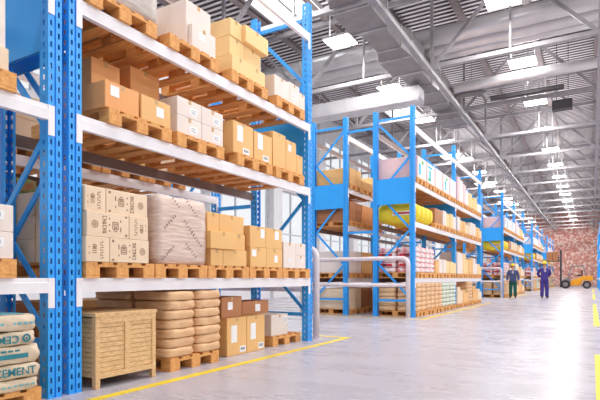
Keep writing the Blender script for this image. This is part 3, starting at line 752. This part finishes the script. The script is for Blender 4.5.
for bay in (0, 1):
    y0b = BY[bay]+.075
    for lev in range(4):
        for k in range(5):
            y = y0b+.02+k*.848; z = LEVZ[lev]+.1455
            if lev == 2 and bay == 0 and k < 2: continue
            bpal('front', bay, lev, k, y, XP)
            rnd = random.Random(lev*31+bay*17+k)
            if lev == 3 and bay == 0:
                o = bcar(RF, bay, lev, k, 'tall printed', XP, y+.01, y+.79, z, z+.54, 1.12, 'card_pure')
                pr = MB()
                pr.box(-1.115, -.005, -.0016, -.0005, .01, .53, 'card_pink')
                if k in (0, 1, 3): pr.box(.0005, .0015, .1+.1*(k % 2), .28+.1*(k % 2), .08, .36, 'ink_cyan')
                if k in (0, 3): pr.box(.0005, .0015, .34, .52, .38, .47, 'ink_green')
                if k == 1: pr.box(.0005, .0015, .12, .3, .05, .14, 'ink_green').box(.0005, .0015, .1, .5, .4, .46, 'ink_cyan')
                pr.box(.0005, .0013, .0, .035, .01, .52, 'card_pink').box(.0005, .0013, .72, .77, .01, .52, 'card_pink')
                pr.build('carton_print', o)['label'] = 'pink edges and coloured print'
            elif lev == 3 and bay == 1:
                if k < 2: bcar(RF, bay, lev, k, 'tall', XP, y+.01, y+.4, z, z+.78-.12*k, .6, 'card_pink'); bcar(RF, bay, lev, k, 'right', XP, y+.41, y+.79, z, z+.72-.2*k, .6, 'card_pure')
                else:
                    bcar(RF, bay, lev, k, 'lower left', XP, y+.01, y+.4, z, z+.3, .6, ('card_yellow', 'card_pure')[k > 3]); bcar(RF, bay, lev, k, 'lower right', XP, y+.41, y+.79, z, z+.3, .6, ('card_yellow', 'card_white')[k > 3])
                    if k < 4: bcar(RF, bay, lev, k, 'upper', XP, y+.01+.1*k, y+.4+.1*k, z+.301, z+.6-.05*k, .6, 'card_yellow')
            elif lev == 2 and bay == 0:
                if k < 3 and k == 2: bcar(RF, bay, lev, k, 'large', XP-.02, y+.01, y+.79, z, z+.42, 1.05, 'card_brown')
                else:
                    for c in range(2): bcar(RF, bay, lev, k, ('left', 'right')[c], XP, y+.01+c*.39, y+.395+c*.39, z, z+.44-.05*c, .6, ('card_yellow', 'card_white')[(k+c) % 2])
            elif lev == 2 and bay == 1:
                for c in range(2): bcar(RF, bay, lev, k, ('left', 'right')[c], XP, y+.01+c*.39, y+.395+c*.39, z, z+.46-.08*((k+c) % 3), .6, ('card_white', 'card_tan', 'card_wine')[(k+c) % 3])
            elif lev == 1 and bay == 0:
                if k < 2:
                    for q in range(5):
                        for c in range(2):
                            for d in range(2 if k == 0 else 1):
                                o = sack('printed_sack', .56, .385, .13, 'sack_white', (XP-.28-d*.6, y+.2+c*.405, z+q*.1305), 'white red sack, %s layer, %s %s, %s place, first shelf, %s' % (ORD[q], ('left', 'right')[c], ('front', 'rear')[d], ORD[k], SR), 'white and red sacks on the second rack', seed=q+c, n=4)
                                sack2.append(o)
                                if k == 0 and c == 0 and q in (1, 3): MB().box(-.2, .2, -.2075, -.2045, .03, .1, 'ink_red').box(-.06, .06, -.209, -.2076, .045, .085, 'ink_black').build('printed_mark', o)
                else:
                    for c in range(2): bcar(RF, bay, lev, k, ('left', 'right')[c], XP, y+.01+c*.39, y+.395+c*.39, z, z+.40-.03*((k+c) % 3), .6, ('card_yellow', 'card_yellow', 'card_tan', 'card_white')[(k+c) % 4])
            elif lev == 1 and bay == 1:
                for c in range(2): bcar(RF, bay, lev, k, ('left', 'right')[c], XP, y+.01+c*.39, y+.395+c*.39, z, z+(.72, .7, .5, .56, .4, .3)[k+c], .6, ('card_white', 'card_yellow', 'card_tan')[(k) % 3])
            elif lev == 0 and bay == 0:
                mt = 'sack_brown' if k < 3 else 'sack_green'; nm = 'brown sack' if k < 3 else 'green white sack'
                for q in range(6):
                    for c in range(2):
                        for d in range(2 if k == 0 else 1):
                            sack2.append(sack('paper_sack', .56, .385, .12, mt, (XP-.28-d*.6, y+.2+c*.405, z+q*.1205), '%s, %s layer, %s %s, %s place, floor, near bay, %s' % (nm, ORD[q], ('left', 'right')[c], ('front', 'rear')[d], ORD[k], SR), 'paper sacks on the second rack', seed=q+c, n=4))
            else:
                if k == 2:
                    for q in range(6):
                        for c in range(2): sack2.append(sack('paper_sack', .56, .385, .12, 'sack_brown', (XP-.28, y+.2+c*.39, z+q*.1205), 'brown sack, %s layer, %s, %s place, floor, far bay, %s' % (ORD[q], ('left', 'right')[c], ORD[k], SR), 'paper sacks on the second rack', seed=q+c, n=4))
                else:
                    for c in range(2): bcar(RF, bay, lev, k, ('left', 'right')[c], XP, y+.01+c*.39, y+.395+c*.39, z, z+.55-.12*((k+c) % 3), .6, ('card_wine', 'card_tan')[k % 2])
def bag_mesh():
    b = MB(); pts = []; rr = []
    nx = 9; n = 16; vs = []; fs = []
    for i in range(nx):
        u = -1+2*i/(nx-1); s_ = (1-abs(u)**6*.45)
        for k in range(n):
            a = 2*PI*k/n; cy = math.cos(a); cz = math.sin(a)
            e = (abs(cy)**2.2+abs(cz)**2.2)**(-1/2.2)
            vs.append((u*.565, cy*e*.178*s_, .27+cz*e*.27*s_*(1 if cz > 0 else 1)))
    for i in range(nx-1):
        for k in range(n): fs.append((i*n+k, i*n+(k+1) % n, (i+1)*n+(k+1) % n, (i+1)*n+k))
    fs.append(tuple(range(n))[::-1]); fs.append(tuple((nx-1)*n+k for k in range(n)))
    b.add(vs, fs, 'sack_yellow'); return b.mesh('yellow_bag', smooth=True)
# yellow bags on the second shelf
for k in range(4):
    y = BY[0]+.1+k*.39
    o = put('yellow_bag', cached(('yb',), bag_mesh), None, (-4.42, y+.19, 2.4315)); tag(o, 'bulging yellow bag, %s in the row, second shelf, %s' % (ORD[k], SR), 'sack', 'yellow bags on the second rack')
    sack2.append(o)
    if k == 0:
        MB().box(-.1, .42, -.176, -.173, .2, .3, 'white_tag').box(-.05, .38, -.178, -.1762, .225, .275, 'ink_red').build('printed_band', o)['label'] = 'white band with red print'
# back row of the second rack, near end
for lev in range(4):
    for k in range(3):
        y = BY[0]+.085+k*.83; z = LEVZ[lev]+.1455
        bpal('back', 0, lev, k, y, XB2+.04)
        for q in range(2):
            for c in range(2):
                hh = (.28, .3, .26, .22)[lev]
                if q == 1 and lev == 3 and k == 1: continue
                bcar('back row', 0, lev, k, ('lower', 'upper')[q]+' '+('left', 'right')[c], XB2+.02, y+.01+c*.39, y+.395+c*.39, z+q*(hh+.001), z+(q+1)*hh, 1.1, (('card_wine', 'card_brown', 'card_tan'), ('card_white', 'card_tan', 'card_brown'), ('card_brown', 'card_orange', 'card_orange'), ('card_tan', 'card_tan', 'card_yellow'))[lev][k])
# copies along the aisle
def relabel(o, rn):
    o['label'] = o['label'].replace('second rack', rn+' rack')
    if 'group' in o: o['group'] = o['group'].replace('second rack', rn+' rack')
def merge(objs, name, dy, lab, cat, group):
    b = MB(); V = []; F = []; MI = []; mats = []
    for o in objs:
        for ob in [o]:
            me = ob.data; off = len(V); mw = Matrix.Translation(ob.location) @ Matrix.Rotation(ob.rotation_euler[2], 4, 'Z')
            V += [tuple(mw @ v.co) for v in me.vertices]
            mp = []
            for m in me.materials:
                if m not in mats: mats.append(m)
                mp.append(mats.index(m))
            for p in me.polygons: F.append(tuple(i+off for i in p.vertices)); MI.append((mp[p.material_index], p.use_smooth))
    me = bpy.data.meshes.new(name); me.from_pydata(V, [], F)
    for m in mats: me.materials.append(m)
    for p, (i, s) in zip(me.polygons, MI): p.material_index = i; p.use_smooth = s
    return tag(put(name, me, None, (0, dy, 0)), lab, cat, group, 'stuff')
for bi in range(1, 4):
    dy = 14.72*bi; rn = RN[bi]
    for o in block:
        c = copy_tree(o); c.location.y += dy; relabel(c, rn)
    for o in pal2:
        c = o.copy(); COL.objects.link(c); c.location.y += dy; relabel(c, rn)
    if bi == 1:
        for o in cart2: c = copy_tree(o); c.location.y += dy; relabel(c, rn)
    else: merge(cart2, 'carton_load', dy, 'many small distant cartons stacked on the shelves of the %s rack' % rn, 'boxes', 'distant cartons')
    if bi <= 2:
        for o in sack2: c = copy_tree(o); c.location.y += dy; relabel(c, rn)
    else: merge(sack2, 'sack_load', dy, 'many small distant sacks stacked on the shelves of the %s rack' % rn, 'sacks', 'distant sacks')
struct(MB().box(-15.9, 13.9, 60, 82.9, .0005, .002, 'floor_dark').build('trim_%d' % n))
# racks on the right of the aisle, far away
for k, (xf, yy) in enumerate(((.5, 41.4), (.5, 56))):
    r = rack('blue rack on the right of the aisle, %s' % ('nearer one' if k == 0 else 'farther one near the brick wall'), xf+RD, [yy, yy+4.4, yy+8.8])
# ------------------------------------------------------------------ forklift
def cyl(b, c, r, w, mt, n=24, ax='y'):
    c = Vector(c); d = Vector((0, w/2, 0)) if ax == 'y' else Vector((w/2, 0, 0)); b.tube([c-d, c+d], r, mt, n); return b
def forklift():
    r = empty('forklift', (-1.4, 54.5, 0)); tag(r, 'orange forklift with raised brown boxes near the brick wall', 'forklift')
    # local x: mast at negative x
    for (x, rad, nm) in ((-.78, .40, 'front'), (.98, .36, 'rear')):
        for y in (-.45, .45):
            w = cyl(MB(), (x, y, rad), rad, .24, 'rubber').build('wheel', r, smooth=False)
            cyl(MB(), (x, y, rad), rad*.55, .26, 'grey_metal').build('wheel_hub', w)
    MB().prism([(-.38, .3), (.45, .3), (.55, .55), (.7, .82), (1.35, .8), (1.42, .9), (1.38, 1.12), (1.15, 1.2), (.55, 1.18), (.35, 1.0), (-.15, .85), (-.38, .6)], -.5, .5, 'orange').build('chassis', r, bevel=.02)
    MB().prism([(.95, .75), (1.45, .75), (1.5, 1.0), (1.42, 1.2), (1.0, 1.22)], -.52, .52, 'orange').build('counterweight', r, bevel=.03)
    MB().prism([(-1.05, .3), (-.38, .3), (-.38, .85), (-.55, 1.0), (-.9, .95), (-1.05, .7)], -.3, .3, 'grey_metal').build('front_cowl', r, bevel=.02)
    for y in (-.45, .45):
        MB().bar((-.62, y, .95), (-.25, y, 2.12), .07, .07, 'grey_metal').build('roof_pillar', r)
        MB().bar((.9, y, 1.2), (.7, y, 2.12), .07, .07, 'grey_metal').build('roof_pillar', r)
    g = MB().box(-.3, .75, -.5, -.42, 2.1, 2.17, 'grey_metal').box(-.3, .75, .42, .5, 2.1, 2.17, 'grey_metal')
    for k in range(6): g.box(-.3+k*.2, -.25+k*.2, -.42, .42, 2.11, 2.16, 'grey_metal')
    g.build('overhead_guard', r)
    MB().box(.15, .6, -.22, .22, 1.18, 1.3, 'black_seat').build('seat_cushion', r, bevel=.03)
    MB().box(.52, .64, -.22, .22, 1.3, 1.75, 'black_seat').build('seat_back', r, bevel=.03)
    MB().tube([(-.55, 0, .95), (-.25, 0, 1.38)], .025, 'dark_metal', 8).tube([(-.3+.16*math.cos(a)*.55, .16*math.sin(a), 1.4+.16*math.cos(a)*.5) for a in [2*PI*k/12 for k in range(13)]], .018, 'dark_metal', 6).build('steering_wheel', r)
    for y in (-.33, .33):
        MB().box(-1.26, -1.12, y-.05, y+.05, .1, 3.7, 'dark_metal').build('mast_rail', r)
    m = MB()
    for z in (.4, 1.6, 2.4, 3.6): m.box(-1.24, -1.14, -.28, .28, z, z+.08, 'dark_metal')
    m.build('mast_crossbars', r)
    MB().box(-1.34, -1.27, -.5, .5, 2.62, 2.7, 'dark_metal').box(-1.34, -1.27, -.5, .5, 2.95, 3.03, 'dark_metal').build('fork_carriage', r)
    for y in (-.3, .3):
        MB().box(-2.4, -1.34, y-.05, y+.05, 2.58, 2.62, 'dark_metal').box(-1.38, -1.34, y-.05, y+.05, 2.62, 3.05, 'dark_metal').build('fork', r)
forklift()
tag(MB().box(-3.79, -3.30, 54.05, 54.95, 2.625, 3.5, 'card_brown').build('carton', bevel=.01), 'large brown carton on the forklift forks, left one', 'box', 'brown cartons carried by the forklift')
tag(MB().box(-3.27, -2.80, 54.05, 54.95, 2.625, 3.5, 'card_brown').build('carton', bevel=.01), 'large brown carton on the forklift forks, right one by mast', 'box', 'brown cartons carried by the forklift')
# ------------------------------------------------------------------ people
def skin_obj(name, nodes, edges, mt, parent, sub=2, root=0):
    me = bpy.data.meshes.new(name); me.from_pydata([n[0] for n in nodes], edges, []); me.materials.append(M[mt])
    o = bpy.data.objects.new(name, me); COL.objects.link(o)
    bpy.context.view_layer.objects.active = o
    md = o.modifiers.new('skin', 'SKIN'); md.use_smooth_shade = True; md.branch_smoothing = .6
    if not me.skin_vertices: me.skin_vertices.new() if hasattr(me.skin_vertices, 'new') else None
    for i, n in enumerate(nodes):
        r = n[1]; me.skin_vertices[0].data[i].radius = (r, r) if not isinstance(r, tuple) else r
        me.skin_vertices[0].data[i].use_root = (i == root)
    s = o.modifiers.new('sub', 'SUBSURF'); s.levels = sub; s.render_levels = sub
    dg = bpy.context.evaluated_depsgraph_get(); m2 = bpy.data.meshes.new_from_object(o.evaluated_get(dg))
    m2.name = name; bpy.data.objects.remove(o)
    m2.materials.clear(); m2.materials.append(M[mt])
    for p in m2.polygons: p.use_smooth = True
    return put(name, m2, parent)
def person(loc, rz, lab, top, bottom, H, pose):
    r = empty('person', loc, rz); tag(r, lab, 'person'); s = H/1.78
    def V(x, y, z): return (x*s, y*s, z*s)
    arms = {}
    for sd in (-1, 1):
        if pose == 'relaxed': arms[sd] = [(.2*sd, 0, 1.43), (.262*sd, .02, 1.15), (.268*sd, -.05, .90), (.262*sd, -.08, .80)]
        else: arms[sd] = [(.2*sd, 0, 1.43), (.29*sd, .10, 1.17), (.13*sd, .19, 1.02), (.05*sd, .2, .98)]
    nodes = [(V(0, 0, .95), .13*s), (V(0, 0, 1.12), .12*s), (V(0, 0, 1.34), .14*s), (V(0, .01, 1.48), .06*s), (V(0, 0, 1.56), .055*s), (V(0, -.015, 1.63), .082*s), (V(0, 0, 1.70), .085*s), (V(0, .0, 1.745), .05*s)]
    ed = [(0, 1), (1, 2), (2, 3), (3, 4), (4, 5), (5, 6), (6, 7)]
    def add(p, rad, par): nodes.append((p, rad)); ed.append((par, len(nodes)-1)); return len(nodes)-1
    wr = {}
    for sd in (-1, 1):
        a = arms[sd]; k = add(V(*a[0]), .055*s, 2); k = add(V(*a[1]), .042*s, k); k = add(V(*a[2]), .028*s, k); k = add(V(*a[3]), (.042*s, .018*s), k); wr[sd] = k
        hp = Vector(a[3]); d = (Vector(a[3])-Vector(a[2])).normalized(); side = Vector((0, 1, 0)) if pose == 'relaxed' else Vector((0, 0, 1))
        for q in range(4):
            off = side*((q-1.5)*.021); L = (.07, .085, .08, .06)[q]
            b0 = hp+off+d*.035; k1 = add(V(*b0), .0095*s, k); k2 = add(V(*(b0+d*L*.5+Vector((-sd*.005, 0, 0)))), .009*s, k1); add(V(*(b0+d*L+Vector((-sd*.018, 0, 0)))), .0075*s, k2)
        tb = hp-side*.045; k1 = add(V(*tb), .011*s, k); add(V(*(tb+d*.045-side*.01)), .009*s, k1)
        k = add(V(.095*sd, 0, .88), .085*s, 0); k = add(V(.105*sd, -.015, .5), .058*s, k); k = add(V(.115*sd, .01, .1), .042*s, k); add(V(.13*sd, -.12, .045), .035*s, k)
    skin_obj('body', nodes, ed, 'skin', r)
    # jacket
    nodes2 = [(V(0, 0, .80), (.19*s, .15*s)), (V(0, 0, .93), (.195*s, .15*s)), (V(0, 0, 1.12), (.2*s, .145*s)), (V(0, 0, 1.34), (.22*s, .15*s)), (V(0, .01, 1.47), (.1*s, .085*s))]
    ed2 = [(0, 1), (1, 2), (2, 3), (3, 4)]
    for sd in (-1, 1):
        a = arms[sd]; n0 = len(nodes2)
        nodes2 += [(V(a[0][0]*1.02, a[0][1], a[0][2]-.01), .09*s), (V(*a[1]), .075*s), (V(*(Vector(a[1]).lerp(Vector(a[2]), .95))), .06*s)]
        ed2 += [(3, n0), (n0, n0+1), (n0+1, n0+2)]
    skin_obj('jacket', nodes2, ed2, top, r)
    nodes3 = [(V(0, 0, .96), (.165*s, .125*s))]; ed3 = []
    for sd in (-1, 1):
        n0 = len(nodes3)
        nodes3 += [(V(.098*sd, 0, .80), .115*s), (V(.108*sd, -.012, .5), .095*s), (V(.115*sd, .005, .12), .085*s), (V(.115*sd, .005, .07), .08*s)]
        ed3 += [(0, n0), (n0, n0+1), (n0+1, n0+2), (n0+2, n0+3)]
    skin_obj('trousers', nodes3, ed3, bottom, r)
    for sd in (-1, 1):
        skin_obj('shoe', [(V(.115*sd, .05, .062), .06*s), (V(.12*sd, -.06, .058), .056*s), (V(.13*sd, -.17, .05), .048*s)], [(0, 1), (1, 2)], 'shoe', r, 1)
        MB().tube([V(.032*sd, -.094, 1.652), V(.032*sd, -.104, 1.652)], .010*s, 'eye', 8).build('eye', r)
        MB().tube([V(.083*sd, .01, 1.645), V(.097*sd, .015, 1.65)], .026*s, 'skin', 10).build('ear', r)
    MB().prism([(-.015*s, 1.612*s), (.015*s, 1.612*s), (0, 1.655*s)], -.118*s, -.085*s, 'skin').build('nose', r)
    MB().box(-.025*s, .025*s, -.095*s, -.088*s, 1.583*s, 1.59*s, 'ink_red').build('mouth', r)
    MB().tube([V(0, .02, 1.6), V(0, .02, 1.70)], .093*s, 'hair', 16).build('hair', r)
    h = MB(); pr = []
    ring = [(.125, 1.685), (.122, 1.70), (.108, 1.705), (.105, 1.74), (.085, 1.785), (.045, 1.81), (.008, 1.818)]
    n = 20; vs = []; fs = []
    for (rad, z) in ring:
        for k in range(n): a = 2*PI*k/n; vs.append(V(rad*math.cos(a), rad*math.sin(a)*1.12-.005, z))
    for i in range(len(ring)-1):
        for k in range(n): fs.append((i*n+k, i*n+(k+1) % n, (i+1)*n+(k+1) % n, (i+1)*n+k))
    fs.append(tuple(range(n))[::-1]); fs.append(tuple((len(ring)-1)*n+k for k in range(n)))
    h.add(vs, fs, 'helmet'); h.build('helmet', r, smooth=True)
    MB().box(-.045*s, .045*s, -.15*s, -.125*s, 1.28*s, 1.42*s, 'shirt').build('shirt_front', r)
    return r
person((-3.44, 27.3, 0.001), .1, 'person in grey blue jacket, green trousers and yellow helmet, standing', 'denim', 'green_cloth', 1.70, 'relaxed')
person((-2.04, 27.7, 0.001), .3, 'person in purple blue coveralls and yellow helmet, hands behind back', 'coverall', 'coverall', 1.80, 'back')
# ------------------------------------------------------------------ light, camera
w = bpy.data.worlds.new('world'); bpy.context.scene.world = w; w.use_nodes = True
bg = w.node_tree.nodes['Background']; bg.inputs[0].default_value = (.97, .98, 1, 1); bg.inputs[1].default_value = .85
cam = bpy.data.cameras.new('camera'); co = bpy.data.objects.new('camera', cam); COL.objects.link(co)
co.location = (0, 0, 1.0); co.rotation_euler = (PI/2, 0, math.radians(30.0865)); cam.lens = 504/600*36; cam.sensor_width = 36; cam.shift_y = .13
cam.clip_end = 300
sc = bpy.context.scene; sc.camera = co
sc.view_settings.view_transform = 'Standard'; sc.view_settings.look = 'None'; sc.view_settings.gamma = 1; sc.view_settings.exposure = 0.18
